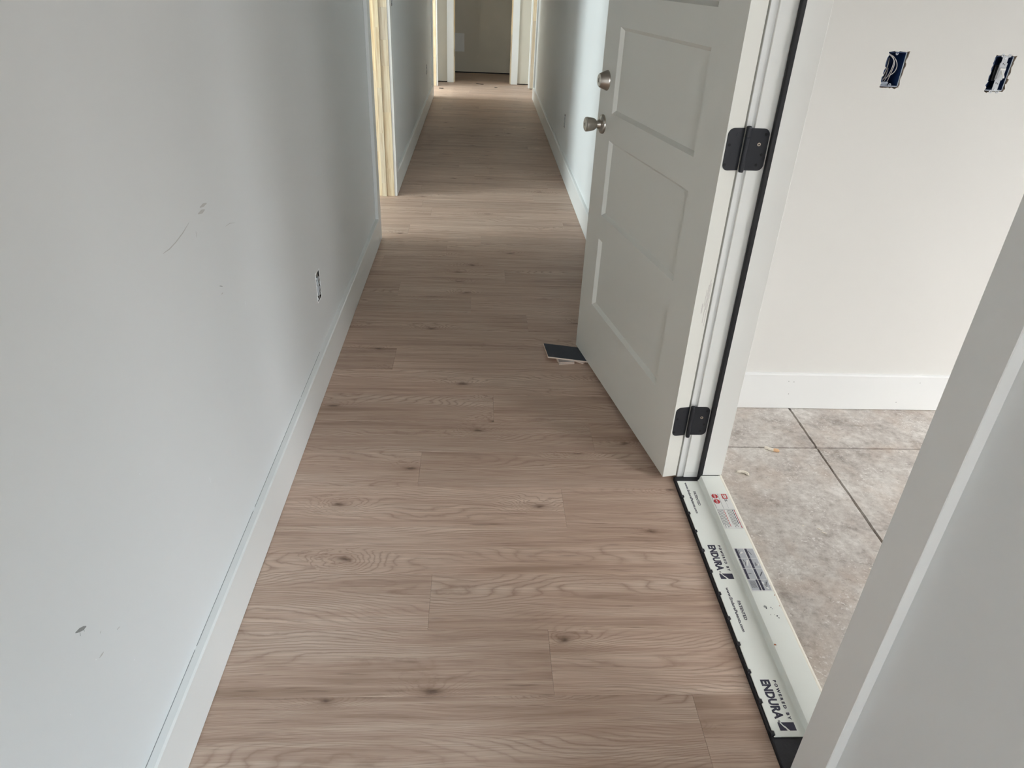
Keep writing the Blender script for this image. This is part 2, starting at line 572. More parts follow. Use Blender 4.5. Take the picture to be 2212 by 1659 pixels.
wl = wall('wall_left', 'x', XL, XL - TH,
          [(-.6, 0), (L0 - .02, 0), (L0 - .02, HEAD), (L1 + .02, HEAD), (L1 + .02, 0), (FL0 - .02, 0), (FL0 - .02, HEAD),
           (FL1 + .02, HEAD), (FL1 + .02, 0), (YE, 0), (YE, CH), (-.6, CH)], [hole_l, hole_l2, hole_l3], ('paint', 'hole'))  # hole sides coloured near-black for the shade inside the cutouts
structure(wl, 'long pale grey hallway wall on the left with scuffs', 'wall')
wr = wall('wall_right', 'x', XR, XR + TH,
          [(-.2, 0), (E0 - .02, 0), (E0 - .02, HEAD), (E1 + .02, HEAD), (E1 + .02, 0), (FR0 - .02, 0), (FR0 - .02, HEAD),
           (FR1 + .02, HEAD), (FR1 + .02, 0), (YE, 0), (YE, CH), (-.2, CH)], [hole_r], ('paint', 'hole'))  # cutout sides darkened here too, shade put into the colour
structure(wr, 'pale grey hallway wall on the right around the open entry door', 'wall')
OX0, OX1 = -0.352, 0.424
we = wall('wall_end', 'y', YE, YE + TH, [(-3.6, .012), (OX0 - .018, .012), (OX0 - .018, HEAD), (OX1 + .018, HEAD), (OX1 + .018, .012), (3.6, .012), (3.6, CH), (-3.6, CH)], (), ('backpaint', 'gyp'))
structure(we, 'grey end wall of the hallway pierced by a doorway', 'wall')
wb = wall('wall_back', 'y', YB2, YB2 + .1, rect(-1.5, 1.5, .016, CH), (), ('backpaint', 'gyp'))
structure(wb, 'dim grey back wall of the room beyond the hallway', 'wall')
MB().box(-1.5, 1.5, YB2 + .004, YB2 + .095, 0, .03).build('gap_backing', 'darkscrap', wb)  # added dark strip behind the raised wall edge, stops sky leaking through
MB().box(-3.5, OX0 - .02, YE + .008, YE + TH - .008, 0, .03).build('gap_backing', 'darkscrap', we)  # same added dark strip, keeps the gap under the end wall dark
MB().box(OX1 + .02, 3.5, YE + .008, YE + TH - .008, 0, .03).build('gap_backing', 'darkscrap', we)
for nm, x in (('wall_back_left', -1.5), ('wall_back_right', 1.5)):
    wall(nm, 'x', x, x + (.1 if x > 0 else -.1), rect(YE + TH, YB2 + .1, 0, CH))

SY = 2.247
B1X, B2X, BZ = 1.229, 1.556, 1.1845
hole1 = ragged(B1X + .001, BZ - .001, 0.0585, 0.1000, 0.0030, 11)
hole2 = ragged(B2X + .001, BZ - .001, 0.0595, 0.1010, 0.0036, 12)
ws = wall('wall_side_room', 'y', SY, SY + TH, rect(XR + TH, 5.6, 0, CH), [hole1, hole2], ('warmpaint', 'gyp'))
structure(ws, 'warm white wall beyond the doorway with two cut electrical openings', 'wall')
wall('wall_side_room_right', 'x', 5.5, 5.6, rect(-.3, SY, 0, CH), [rect(0.0, 1.9, 0.35, 2.35)], ('paint', 'trim'))
wall('wall_side_room_rear', 'y', -.2, -.3, rect(XR, 5.6, 0, CH), [rect(2.3, 5.1, 0.5, 2.3)], ('paint', 'trim'))
wall('wall_great_room_rear', 'y', -6.0, -6.1, rect(-3.6, 2.0, 0, CH), [rect(-.35, 1.15, 0.35, 2.25)], ('bounce_dimmer', 'trim'))
wall('wall_great_room_right', 'x', 1.9, 2.0, rect(-6.0, -.3, 0, CH), [rect(-5.8, -2.5, 0.05, 2.15)], ('bounce_dimmer', 'trim'))
wall('wall_light_blocker', 'y', -2.45, -2.55, rect(2.0, 7.0, 0, 5.0))  # added unseen wall that blocks the great room lamp from the side room
wall('wall_great_room_left', 'x', -3.5, -3.6, rect(-6.0, -.6, 0, CH), (), ('bounce_dimmer', 'trim'))
wall('wall_great_room_front', 'y', -.6, -.5, rect(-3.6, XL - TH, 0, CH), (), ('bounce_dimmer', 'trim'))
wall('wall_bedroom_left', 'x', -4.2, -4.3, rect(2.3, 7.3, 0, CH), [rect(2.925, 4.675, 0.6, 2.3)], ('paint', 'trim'))
wall('wall_bedroom_near', 'y', 2.4, 2.3, rect(-4.3, XL - TH, 0, CH))
wall('wall_bedroom_far', 'y', 7.2, 7.3, rect(-4.3, XL - TH, 0, CH))
for s, nm in ((-1, 'left'), (1, 'right')):
    wall('wall_end_room_' + nm, 'x', s * 3.5, s * 3.6, rect(8.2, YE, 0, CH), [rect(8.55, 10.15, 0.6, 2.2)], ('paint', 'trim'))
    wall('wall_end_room_near_' + nm, 'y', 8.3, 8.2, rect(min(s * 3.6, s * (.7)), max(s * 3.6, s * .7), 0, CH) if s < 0 else rect(XR + TH, 3.6, 0, CH))
mb = MB().box(-4.4, XR + TH, -6.1, YB2 + .1, CH, CH + .08)
mb.box(XR + TH, 2.0, -6.1, -.3, CH, CH + .08)
mb.box(XR + TH, 5.6, -.3, SY + TH, CH, CH + .08)
mb.box(XR + TH, 3.6, 8.2, YB2 + .1, CH, CH + .08)
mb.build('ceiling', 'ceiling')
structure(bpy.data.objects['ceiling'])

# ------------------------------------------------------------------ plank floor, every plank its own piece
floor = MB().box(-4.4, XR + .001, -6.1, YB2 + .1, -.06, -.0065).build('floor', 'wood')
MB().box(XR + .001, 2.0, -6.1, -.25, -.06, -.0065).build('floor_great_room', 'wood')
structure(bpy.data.objects['floor_great_room'])
MB().box(XR + .001, 3.6, 8.2, YB2 + .1, -.06, -.0065).build('floor_end_room', 'wood')
structure(bpy.data.objects['floor_end_room'])
structure(floor, 'greige oak-look plank floor running the length of the hallway', 'floor')
PW, PLEN, PY0 = 0.184, 1.22, 1.0096
known = {-1: 0.502, 0: 0.189, 1: -0.105, 3: 0.275, 4: -0.172, 10: 0.236, 11: -0.024, 12: -0.384, 13: 0.148, 19: -0.302, 2: 0.62, 5: 0.41, 6: 0.07, 7: 0.55, 8: -0.33, 9: -0.60 + 1.15}
rp = random.Random(21)


def plank(x0, x1, y0, y1):
    g, c, d = 0.00015, 0.0006, 0.0004
    w, l = y1 - y0 - 2 * g, x1 - x0 - 2 * g
    v = [(0, 0, -.006), (l, 0, -.006), (l, w, -.006), (0, w, -.006),
         (0, 0, -d), (l, 0, -d), (l, w, -d), (0, w, -d),
         (c, c, 0), (l - c, c, 0), (l - c, w - c, 0), (c, w - c, 0)]
    f = [(0, 3, 2, 1), (0, 1, 5, 4), (1, 2, 6, 5), (2, 3, 7, 6), (3, 0, 4, 7), (4, 5, 9, 8), (5, 6, 10, 9), (6, 7, 11, 10), (7, 4, 8, 11), (8, 9, 10, 11)]
    me = bpy.data.meshes.new('plank')
    me.from_pydata(v, [], f)
    me.materials.append(MAT['wood'])
    o = link('plank', me, floor, (x0 + g, y0 + g, 0))
    return o


row = -8
while PY0 + (row - 0) * PW < YB2 - .01:
    y0 = PY0 + row * PW
    y1 = min(y0 + PW, YB2)
    ym = (y0 + y1) / 2
    xa, xb = XL + .003, XR - .003
    if y1 > E0 - .03 and y0 < E1 + .01:
        xb = 0.6425                                   # planks stop against the sill
    if L0 - .15 < ym < L1 + .05:
        xa = -1.45
    if FL0 - .1 < ym < FL1 + .1:
        xa, xb = -1.4, 1.4
    if ym > YE - .05:
        xa, xb = -1.4, 1.4
    j = known.get(row, rp.uniform(-.55, .6))
    cuts = [j + k * PLEN for k in range(-4, 5)]
    xs = [xa] + [c for c in cuts if xa + .03 < c < xb - .03] + [xb]
    for a, b_ in zip(xs[:-1], xs[1:]):
        plank(a, b_, y0, y1)
    row += 1

# ------------------------------------------------------------------ concrete floor, sawn into slabs
cf = MB().box(XR + .02, 5.6, -.25, SY + .1, -.08, -.024).build('floor_concrete', 'hole')
structure(cf, 'mottled grey concrete floor of the room through the doorway', 'floor')
xs = [0.66, 1.194, 2.40, 3.62, 4.84, 5.55]
ys = [-.25, .756, 1.976, SY + .02]
g = 0.0042
for a, b_ in zip(xs[:-1], xs[1:]):
    for c, d in zip(ys[:-1], ys[1:]):
        x0, x1 = a + g, b_ - g
        rr = random.Random(int(a * 1000) + int(c * 77) + 9999)
        if a < .7:
            x0 = 0.795 if d < 1.98 else 0.79
        def edge(p, q, n):
            return [(p[0] + (q[0] - p[0]) * i / n, p[1] + (q[1] - p[1]) * i / n) for i in range(n)]
        pl = edge((x0, c + g), (x1, c + g), 24) + edge((x1, c + g), (x1, d - g), 24) + edge((x1, d - g), (x0, d - g), 24) + edge((x0, d - g), (x0, c + g), 24)
        pl = [(u + rr.uniform(-.0012, .0012), v + rr.uniform(-.0012, .0012)) for u, v in pl]
        MB().prism(pl, -.03, 0, 'z').build('concrete_slab', 'concrete', cf)


# ------------------------------------------------------------------ baseboards
def baseboard(name, axis, wallp, facep, a0, a1, h=0.143, label=None):
    c = 0.004 if facep > wallp else -0.004
    prof = [(wallp, 0.002), (facep, 0.002), (facep, h - .004), (facep - c, h), (wallp, h)]
    mb = MB()
    if axis == 'y':      # runs along y, profile in x,z
        mb.prism(prof, a0, a1, 'y')
    else:
        mb.prism(prof, a0, a1, 'x')
    o = mb.build(name, 'trim')
    structure(o, label, 'baseboard' if label else None)
    return o


CW = 0.089
REV = 0.007
baseboard('baseboard_left', 'y', XL, BF_L, -.6, L0 - CW, label='long white baseboard along the left hallway wall nearest')
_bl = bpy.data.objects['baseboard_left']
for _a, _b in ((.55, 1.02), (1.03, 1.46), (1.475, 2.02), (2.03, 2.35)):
    MB().box(XL, XL + .0011, _a, _b, .1428, .1440).build('caulk_gap_shade', 'scuff', _bl)  # painted dark strip for the shade in the caulk crack
baseboard('baseboard_left_far', 'y', XL, BF_L, L1 + CW, FL0 - CW, label='white baseboard on the left hallway wall past the opening')
baseboard('baseboard_right', 'y', XR, BF_R, E1 + REV + CW, FR0 - CW, label='white baseboard on the right hallway wall behind the open door')
baseboard('baseboard_right_near', 'y', XR, BF_R, -.2, E0 - REV - CW)
baseboard('baseboard_side_room', 'x', SY, SY - .015, XR + TH + .002, 5.5, 0.149, label='white baseboard on the wall above the concrete floor')


_bs = bpy.data.objects['baseboard_side_room']
for _x, _z in ((1.163, .119), (1.183, .117), (1.175, .065), (1.665, .121), (1.60, .035)):
    MB().lathe([(0, .0016), (.0004, .0013)], (_x, SY - .015, _z), (0, -1, 0), 10).build('nail_hole', 'scuff', _bs)

# ------------------------------------------------------------------ door casings and jambs
def casing_leg(parent, axis, wallp, facep, a0, a1, z1, mat='trim'):
    """flat casing board, near edge a0 to a1"""
    lo, hi = min(wallp, facep), max(wallp, facep)
    mb = MB()
    if axis == 'x':
        mb.box(lo, hi, a0, a1, 0.001, z1)
    else:
        mb.box(a0, a1, lo, hi, 0.001, z1)
    return mb.build('casing', mat, parent, bevel=.0012)


# entry door frame
fr = empty('trim_1', (0, 0, 0))
structure(fr, 'white jambs and casing framing the open entry door', 'door frame')
for a0, a1 in ((E0 - REV - CW + .003, E0 - REV), (E1 + REV, E1 + REV + CW)):
    casing_leg(fr, 'x', XR, BF_R, a0, a1, 2.05)
MB().box(BF_R, XR, E0 - REV - CW, E1 + REV + CW, 2.05, 2.14).build('head_casing', 'trim', fr, bevel=.0012)
SZ = 0.0305
# hinge jamb: rabbet and stop
MB().prism([(XR, E1), (.7285, E1), (.7285, E1 - .0135), (XR + TH, E1 - .0135), (XR + TH, E1 + .019), (XR, E1 + .019)], SZ, 2.05, 'z').build('jamb', 'jamb', fr, bevel=.0008)
MB().box(XR, .7215, E1, E1 + .019, .0125, SZ).build('jamb_foot', 'jamb', fr)
MB().prism([(XR, E0), (.7285, E0), (.7285, E0 + .0135), (XR + TH, E0 + .0135), (XR + TH, E0 - .019), (XR, E0 - .019)], SZ, 2.05, 'z').build('jamb', 'jamb', fr, bevel=.0008)
MB().box(XR, XR + TH, E0 - .019, E1 + .019, 2.05, 2.066).build('head_jamb', 'jamb', fr)


def seal(y, s):
    pf = []
    for k in range(13):
        t = math.pi * k / 12
        pf.append((.7225 - .0068 * math.sin(t) ** .6, y + s * .0145 * (1 - math.cos(t)) / 2))
    pf = [(.7286, y)] + pf + [(.7286, y + s * .0145)]
    return pf


MB().prism(seal(E1 - .0002, -1), .012, 2.048, 'z').build('weatherstrip', 'rubber', fr, smooth=True)
MB().prism(seal(E0 + .0002, 1), .012, 2.048, 'z').build('weatherstrip', 'rubber', fr, smooth=True)


# raw pine frames of the inner openings
def pine_side(parent, side, yface, ydir, segs, wallp, s):
    """jamb board, door stop and rear strip as stacked finger-jointed blocks; s = direction away from the hall"""
    t = 0.018
    bands = [(0.000, 0.052, 0.0), (0.052, 0.083, -0.010), (0.083, 0.114, 0.0)]
    for bi, (a, b_, proud) in enumerate(bands):
        zs = [0.001] + [z for z in segs[bi]] + [2.05]
        for z0, z1 in zip(zs[:-1], zs[1:]):
            xa, xb = sorted((wallp + s * a, wallp + s * b_))
            y0_, y1_ = sorted((yface + ydir * proud, yface + ydir * t))
            MB().box(xa, xb, y0_, y1_, z0, z1 - .0004).build('pine_block', 'pine', parent)


def opening(name, label, y0, y1, wallp, facep, s, segs):
    r = empty(name)
    structure(r, label, 'door frame')
    casing_leg(r, 'x', wallp, facep, y0 - .006 - CW, y0 - .006, 2.05)
    casing_leg(r, 'x', wallp, facep, y1 + .006, y1 + .006 + CW, 2.05)
    MB().box(min(wallp, facep), max(wallp, facep), y0 - CW - .006, y1 + CW + .006, 2.05, 2.14).build('head_casing', 'trim', r)
    pine_side(r, 0, y1, 1, segs, wallp, s)
    pine_side(r, 0, y0, -1, segs, wallp, s)
    MB().box(*sorted((wallp, wallp + s * .114)), y0 - .018, y1 + .018, 2.05, 2.066).build('head_jamb', 'pine', r)
    return r


opening('trim_2', 'raw pine doorway frame with white casing in the left hallway wall', L0, L1, XL, BF_L, -1,
        [[.19, .55, .83, .98, 1.16, 1.45, 1.8], [.09, .42, .70, 1.05, 1.5], [.3, .8, 1.3]])
opening('trim_3', 'far raw pine doorway frame with white casing, left end of the hallway', FL0, FL1, XL, BF_L, -1,
        [[.35, .75, 1.2, 1.6], [.5, 1.0], [.6]])
opening('trim_4', 'far raw pine doorway frame with white casing, right end of the hallway', FR0, FR1, XR, BF_R, 1,
        [[.30, .82, 1.2], [.4, .9], [.7]])
# end doorway
r = empty('trim_5')
structure(r, 'white casing and raw pine jambs of the doorway at the hallway end', 'door frame')
for s, xo in ((-1, OX0), (1, OX1)):
    a0, a1 = sorted((xo + s * .006, xo + s * (.006 + CW)))
    casing_leg(r, 'y', YE, YE - .019, a0, a1, 2.05)
    for z0, z1 in ((.001, .62), (.62, 1.1), (1.1, 2.05)):
        MB().box(*sorted((xo, xo + s * .018)), YE, YE + .116, z0, z1 - .0004).build('pine_block', 'pine', r)
        MB().box(*sorted((xo, xo - s * .010)), YE + .05, YE + .085, z0, z1 - .0004).build('pine_block', 'pine', r)
MB().box(OX0 - CW, OX1 + CW, YE - .019, YE, 2.05, 2.14).build('head_casing', 'trim', r)
MB().box(OX0 - .0012, OX0 + .0012, YE + .004, YE + .034, .325, .42).build('strike_plate', 'black', r)

pn = MB().box(-.41, -.235, YB2 - .003, YB2, .29, .535).build('pale_square', 'patch', bevel=.0008)  # slightly lighter square panel on the back wall
thing(pn, 'pale square panel on the dim wall beyond the end doorway', 'patch panel')


# ------------------------------------------------------------------ the entry door
EX, EY = 0.6030, 1.7796
TX, TY = 0.4293, 2.6907
ang = math.atan2(TY - EY, TX - EX)
DL = math.hypot(TX - EX, TY - EY)
DT = 0.0445
ZB, ZT = 0.020, 2.045
door = empty('door_1', (EX, EY, 0), ang)
structure(door, 'white entry door with stacked recessed panels standing open against the hallway wall', 'door')
PA, PB = 0.1495, 0.790
PANELS = [(0.2705 + .3557 * k, 0.5375 + .3557 * k) for k in range(5)]
mbd = MB()


def slab_loops():
    return [rect(0, DL, ZB, ZT)] + [rect(PA, PB, a, b_) for a, b_ in PANELS]


loops = slab_loops()
flat = [p for lp in loops for p in lp]
tris = tessellate_polygon([[Vector((a, z, 0)) for a, z in lp] for lp in loops])
n = len(flat)
mbd.v = [(a, 0, z) for a, z in flat] + [(a, -DT, z) for a, z in flat]
for t in tris:
    mbd.f.append(tuple(t)); mbd.mi.append(0)
    mbd.f.append(tuple(i + n for i in t)[::-1]); mbd.mi.append(0)
o_ = 0
for lp in loops:
    for i in range(4):
        j = (i + 1) % 4
        mbd.f.append((o_ + i, o_ + j, n + o_ + j, n + o_ + i)); mbd.mi.append(0)
    o_ += 4
mbd.build('slab', 'door', door)
for a, b_ in PANELS:
    mp = MB()
    i1, d1 = 0.0110, 0.0120
    for y, sgn in ((0, -1), (-DT, 1)):
        v = [(PA, y, a), (PB, y, a), (PB, y, b_), (PA, y, b_),
             (PA + i1, y + sgn * d1, a + i1), (PB - i1, y + sgn * d1, a + i1), (PB - i1, y + sgn * d1, b_ - i1), (PA + i1, y + sgn * d1, b_ - i1)]
        f = [(0, 1, 5, 4), (1, 2, 6, 5), (2, 3, 7, 6), (3, 0, 4, 7), (4, 5, 6, 7)]
        mp.add(v, f if sgn < 0 else [q[::-1] for q in f])
    me = bpy.data.meshes.new('panel')
    me.from_pydata(mp.v, [], mp.f)
    me.materials.append(MAT['door'])
    link('panel', me, door)

# knob
kx, kz = 0.868, 0.9325
kn = empty('door_knob', (kx, 0, kz), 0, door)
kn['label'] = 'brushed nickel door knob'
MB().lathe([(0, .0325), (.004, .0325), (.0075, .030), (.0095, .024), (.0135, .0165), (.0215, .0135)], (0, 0, 0), (0, 1, 0), 40).build('rose', 'nickel', kn, smooth=True)
MB().lathe([(.020, .0125), (.026, .0120), (.0285, .0165), (.033, .0200), (.046, .0232), (.059, .0248), (.0635, .0245), (.0660, .0215)], (0, 0, 0), (0, 1, 0), 40).build('knob_grip', 'nickel', kn, smooth=True)
MB().lathe([(.0655, .0195), (.0668, .0190)], (0, 0, 0), (0, 1, 0), 32).build('knob_face', 'nickel_face', kn, smooth=True)
MB().lathe([(.0662, .0072), (.0676, .0070)], (0, 0, 0), (0, 1, 0), 24).build('key_cylinder', 'nickel', kn, smooth=True)
MB().box(-.0010, .0010, .0670, .0682, -.0045, .0045).build('keyhole', 'hole', kn)
# deadbolt
db = empty('deadbolt', (0.867, 0, 1.0775), 0, door)
db['label'] = 'brushed nickel deadbolt cylinder'
MB().lathe([(0, .0330), (.003, .0330), (.006, .0315), (.020, .0258), (.0275, .0222), (.0300, .0205)], (0, 0, 0), (0, 1, 0), 40).build('collar', 'nickel', db, smooth=True)
MB().lathe([(.0295, .0175), (.0308, .0170)], (0, 0, 0), (0, 1, 0), 32).build('cylinder_face', 'nickel_face', db, smooth=True)
MB().lathe([(.0305, .0105), (.0318, .0100)], (0, 0, 0), (0, 1, 0), 24).build('key_cylinder', 'nickel_face', db, smooth=True)
MB().box(-.0011, .0011, .0312, .0326, -.0060, .0060).build('keyhole', 'hole', db)
# scuff on the hinge edge
for (y, z0, z1, w) in ((-.034, .56, .675, .0016), (-.037, .60, .69, .0018), (-.040, .55, .68, .0014), (-.026, .59, .62, .003), (-.030, .61, .66, .0012)):
    MB().box(-.0003, .0001, y, y + w, z0, z1).build('scuff_mark', 'scuff_brown', door)


def leaf_poly(w, h, r, side):
    """rounded at the outer corners only; origin at the pin edge, mid height"""
    pts = [(0, -h / 2)]
    for k in range(9):
        t = -math.pi / 2 + (math.pi / 2) * k / 8
        pts.append((w - r + r * math.cos(t), -h / 2 + r + r * math.sin(t)))
    for k in range(9):
        t = (math.pi / 2) * k / 8
        pts.append((w - r + r * math.cos(t), h / 2 - r + r * math.sin(t)))
    pts.append((0, h / 2))
    return [(side * a, b_) for a, b_ in pts]


for hz in (0.228, 1.0345, 1.838):
    hg = empty('hinge', (0, 0, hz), 0, door)
    hg['label'] = 'matte black butt hinge'
    # leaf on the door edge (local plane x = 0)
    hh, wd = 0.102, 0.0405
    pl = [(-DT - .0030 - a, b_) for a, b_ in leaf_poly(wd + .0025, hh, .0155, -1)]
    MB().prism(pl, -.0016, .0005, 'x').build('door_leaf', 'black', hg, bevel=.0004)
    # leaf on the jamb (world plane y = E1), given in door space
    inv = Matrix.Rotation(-ang, 4, 'Z') @ Matrix.Translation((-EX, -EY, 0))
    mb = MB()
    lp = [(.6645 + a, b_) for a, b_ in leaf_poly(.0500, hh, .0155, 1)]
    mb.prism(lp, E1 - .0016, E1 + .0002, 'y')
    mb.v = [tuple(inv @ Vector(p)) for p in mb.v]
    mb.build('jamb_leaf', 'black', hg, bevel=.0004)
    pin = inv @ Vector((.6575, 1.7815, 0))
    mb = MB()
    for k in range(5):
        z0 = -.051 + k * .0204
        mb.lathe([(0, .0062), (.0002, .0064), (.0200, .0064), (.0202, .0062)], (pin.x, pin.y, z0), (0, 0, 1), 20)
    mb.lathe([(.051, .0066), (.0535, .0070), (.0560, .0060), (.0570, .003)], (pin.x, pin.y, 0), (0, 0, 1), 20)
    mb.lathe([(-.054, .0055), (-.051, .0062)], (pin.x, pin.y, 0), (0, 0, 1), 20)
    mb.build('barrel', 'black', hg, smooth=True)
    for i, (a, z) in enumerate(((.012, .035), (.030, .011), (.020, -.013), (.033, -.037))):
        MB().lathe([(0, .0040), (.0004, .0038)], (-.0016, -DT + a - .002 + .004, z), (-1, 0, 0), 14).build('screw', 'hole' if i % 2 else 'black', hg)
        w = inv @ Vector((.6645 + .0145 + a * .75, E1 - .0017, z if i else .035))
    for i, (a, z) in enumerate(((.0405, .037), (.028, .013), (.039, -.012), (.031, -.037))):
        w = inv @ Vector((.6645 + a, E1 - .0016, z))
        ax = (inv.to_3x3() @ Vector((0, -1, 0)))
        if i == 1:
            MB().lathe([(0, .0044), (.0005, .0042)], w, ax, 18).build('screw_ring', 'brass', hg)
            MB().lathe([(.0004, .0020), (.0008, .0018)], w, ax, 14).build('screw', 'hole', hg)
        else:
            MB().lathe([(0, .0036), (.0005, .0034)], w, ax, 14).build('screw', 'hole', hg)

# ------------------------------------------------------------------ the sill
TX0 = 0.6
sill = empty('door_sill', (.72, 1.31, 0))
thing(sill, 'pale plastic-covered sill with black edge and printed lettering under the open entry door', 'door sill')
SO = Vector((.72, 1.31, 0))


def sb(mb, name, mat, parent=sill, **kw):
    mb.v = [tuple(Vector(p) - SO) for p in mb.v]
    return mb.build(name, mat, parent, **kw)


YN, YF = 0.897, 1.7675
sb(MB().prism([(.6432, -.006), (.6432, .0085), (.6450, .0100), (.7190, .0108), (.7235, .0230), (.783, .0245), (.783, -.006)], E0 - .004, E1 + .004, 'y'), 'base', 'blackplastic')
# cover: flat tread with notched edge, riser and upper ledge
clips = [1.6926, 1.6147, 1.5358, 1.4573, 1.3774, 1.2985, 1.2170, 1.1383, 1.0602, .9828, .9057]
pl = [(.6475, YF), (.7170, YF), (.7170, YN)]
pl2 = [(.6475, YN)]
for c in sorted(clips):
    if c - .0065 > YN + .001:
        pl2 += [(.6475, c - .0065), (.6515, c - .0052), (.6515, c + .0052), (.6475, c + .0065)]
    else:
        pl2 = [(.6515, YN), (.6515, c + .0052), (.6475, c + .0065)]
sb(MB().prism(pl + pl2, .0112, .0138, 'z'), 'cover_tread', 'sill', bevel=.0006)
# riser and ledge as one bent sheet
prof = [(.7160, .0112), (.7160, .0138), (.7180, .0142), (.7200, .0165), (.7218, .0268), (.7240, .0298), (.7265, .0304), (.7835, .0304),
        (.7835, .0280), (.7270, .0280), (.7248, .0270), (.7236, .0250), (.7222, .0150), (.7200, .0115)]
sb(MB().prism(prof, YN, YF + .006, 'y'), 'cover_ledge', 'sill', smooth=True)
sb(MB().prism([(.7836, .000), (.7836, .0300), (.7875, .0292), (.7915, .0245), (.7950, .0225), (.7985, .0150), (.7990, .000)], E0, E1 + .002, 'y'), 'outer_edge', 'sill_edge')
for c in clips:
    mb = MB().box(.6422, .6508, c - .0045, c + .0045, .0080, .0150)
    mb.box(.6422, .6465, c - .0060, c + .0060, .0060, .0140)
    sb(mb, 'clip', 'blackplastic', bevel=.0007)


# printed lettering --------------------------------------------------------
def font_mesh(txt, bold=0.0, extrude=0.02):
    cu = bpy.data.curves.new('lettering', 'FONT')
    cu.body = txt
    cu.size = 1.0
    cu.offset = bold
    cu.extrude = extrude
    cu.resolution_u = 3
    ob = bpy.data.objects.new('lettering', cu)
    COL.objects.link(ob)
    dg = bpy.context.evaluated_depsgraph_get()
    me = bpy.data.meshes.new_from_object(ob.evaluated_get(dg))
    bpy.data.objects.remove(ob)
    bpy.data.curves.remove(cu)
    return me


def print_text(txt, x_base, height, y_start, y_end, z, mat='ink', bold=0.0, name='printed_lettering', capref='E', xref=None):
    """reads along -y with letter tops toward +x"""
    me = font_mesh(txt, bold)
    ref = font_mesh(capref, bold)
    cap = max(v.co.y for v in ref.vertices)
    bpy.data.meshes.remove(ref)
    x0 = min(v.co.x for v in me.vertices)
    x1 = max(v.co.x for v in me.vertices)
    for v in me.vertices:
        u = (v.co.x - x0) / (x1 - x0)
        vv = v.co.y / cap
        top = v.co.z > 0
        v.co = Vector((x_base + vv * height, y_start + (y_end - y_start) * u, z + (.00035 if top else -.0001))) - SO
    me.name = name
    me.materials.clear()
    me.materials.append(MAT[mat])
    return link(name, me, sill)


FT = .0138
for ys, ye, b0, b1 in ((1.4768, 1.3790, 1.3672, 1.3478), (1.0369, .9380, .9300, .9108)):
    print_text('ENDURA', .6655, .0200, ys, ye, FT, bold=.042)
    print_text('\u00ae', .6685, .0050, ye - .0025, ye - .0085, FT, capref='\u00ae')
    print_text('P O W E R E D   B Y', .6940, .0066, ys - .0015, ye - .0020, FT, bold=.045)
    # logo block with a pale tick cut through it
    def dec(poly, z0, mat, name):
        sb(MB().prism(poly, z0, z0 + .0004, 'z'), name, mat)
    xa, xb = .6662, .7020
    h = b0 - b1
    dec([(xa, b1), (xa, b0), (xa + .004, b0), (xa + .010, b1 + h * .45), (xa + .0135, b1 + h * .25), (xa + .0155, b1)], FT - .0001, 'ink', 'logo_print')
    dec([(xa + .0075, b0), (xb, b0), (xb, b1), (xa + .0215, b1), (xa + .0175, b1 + h * .28), (xa + .0150, b1 + h * .50), (xa + .0118, b1 + h * .62)], FT - .0001, 'ink', 'logo_print')
for ys, ye, ps, pe in ((1.7585, 1.6122, 1.7146, 1.6488), (1.3179, 1.1724, 1.2721, 1.2094)):
    print_text('www.EnduraPatents.com', .6685, .0074, ys, ye, FT, bold=.018)
    print_text('PATENTED', .6852, .0078, ps, pe, FT, bold=.016)

# stickers on the ledge
LT = .0304


def lbl(poly, mat, name, lift=0.0):
    return sb(MB().prism(poly, LT + lift, LT + lift + .00025, 'z'), name, mat)


def qd(x0, x1, y0, y1):
    return [(x0, y0), (x1, y0), (x1, y1), (x0, y1)]


lbl(qd(.7268, .7828, 1.5266, 1.6848), 'sticker', 'warning_sticker')
lbl(qd(.7495, .7502, 1.6120, 1.6830), 'greyink', 'printed_rule', .0002)
lbl(qd(.7280, .7820, 1.6106, 1.6112), 'greyink', 'printed_rule', .0002)
for cy in (1.6722, 1.6478):
    oc = [(.7385 + .0098 * math.cos(math.pi / 8 + k * math.pi / 4), cy + .0108 * math.sin(math.pi / 8 + k * math.pi / 4)) for k in range(8)]
    lbl(oc, 'red', 'stop_sign_print', .0002)
print_text('STOP', .7360, .0050, 1.6796, 1.6648, LT + .0004, 'sticker', .02)
print_text('ALTO', .7360, .0050, 1.6552, 1.6404, LT + .0004, 'sticker', .02)
lbl(qd(.7605, .7765, 1.6605, 1.6825), 'red', 'logo_print', .0002)
lbl([(.7640, 1.6790), (.7668, 1.6790), (.7668, 1.6700), (.7692, 1.6700), (.7692, 1.6790), (.7720, 1.6790), (.7735, 1.6760), (.7735, 1.6665), (.7715, 1.6640), (.7660, 1.6640), (.7640, 1.6665)], 'sticker', 'logo_print', .0004)
lbl(qd(.7640, .7668, 1.6480, 1.6580), 'greyink', 'printed_line', .0002)
lbl(qd(.7690, .7712, 1.6490, 1.6580), 'greyink', 'printed_line', .0002)
lbl(qd(.7650, .7656, 1.6170, 1.6470), 'palegrey', 'printed_line', .0002)
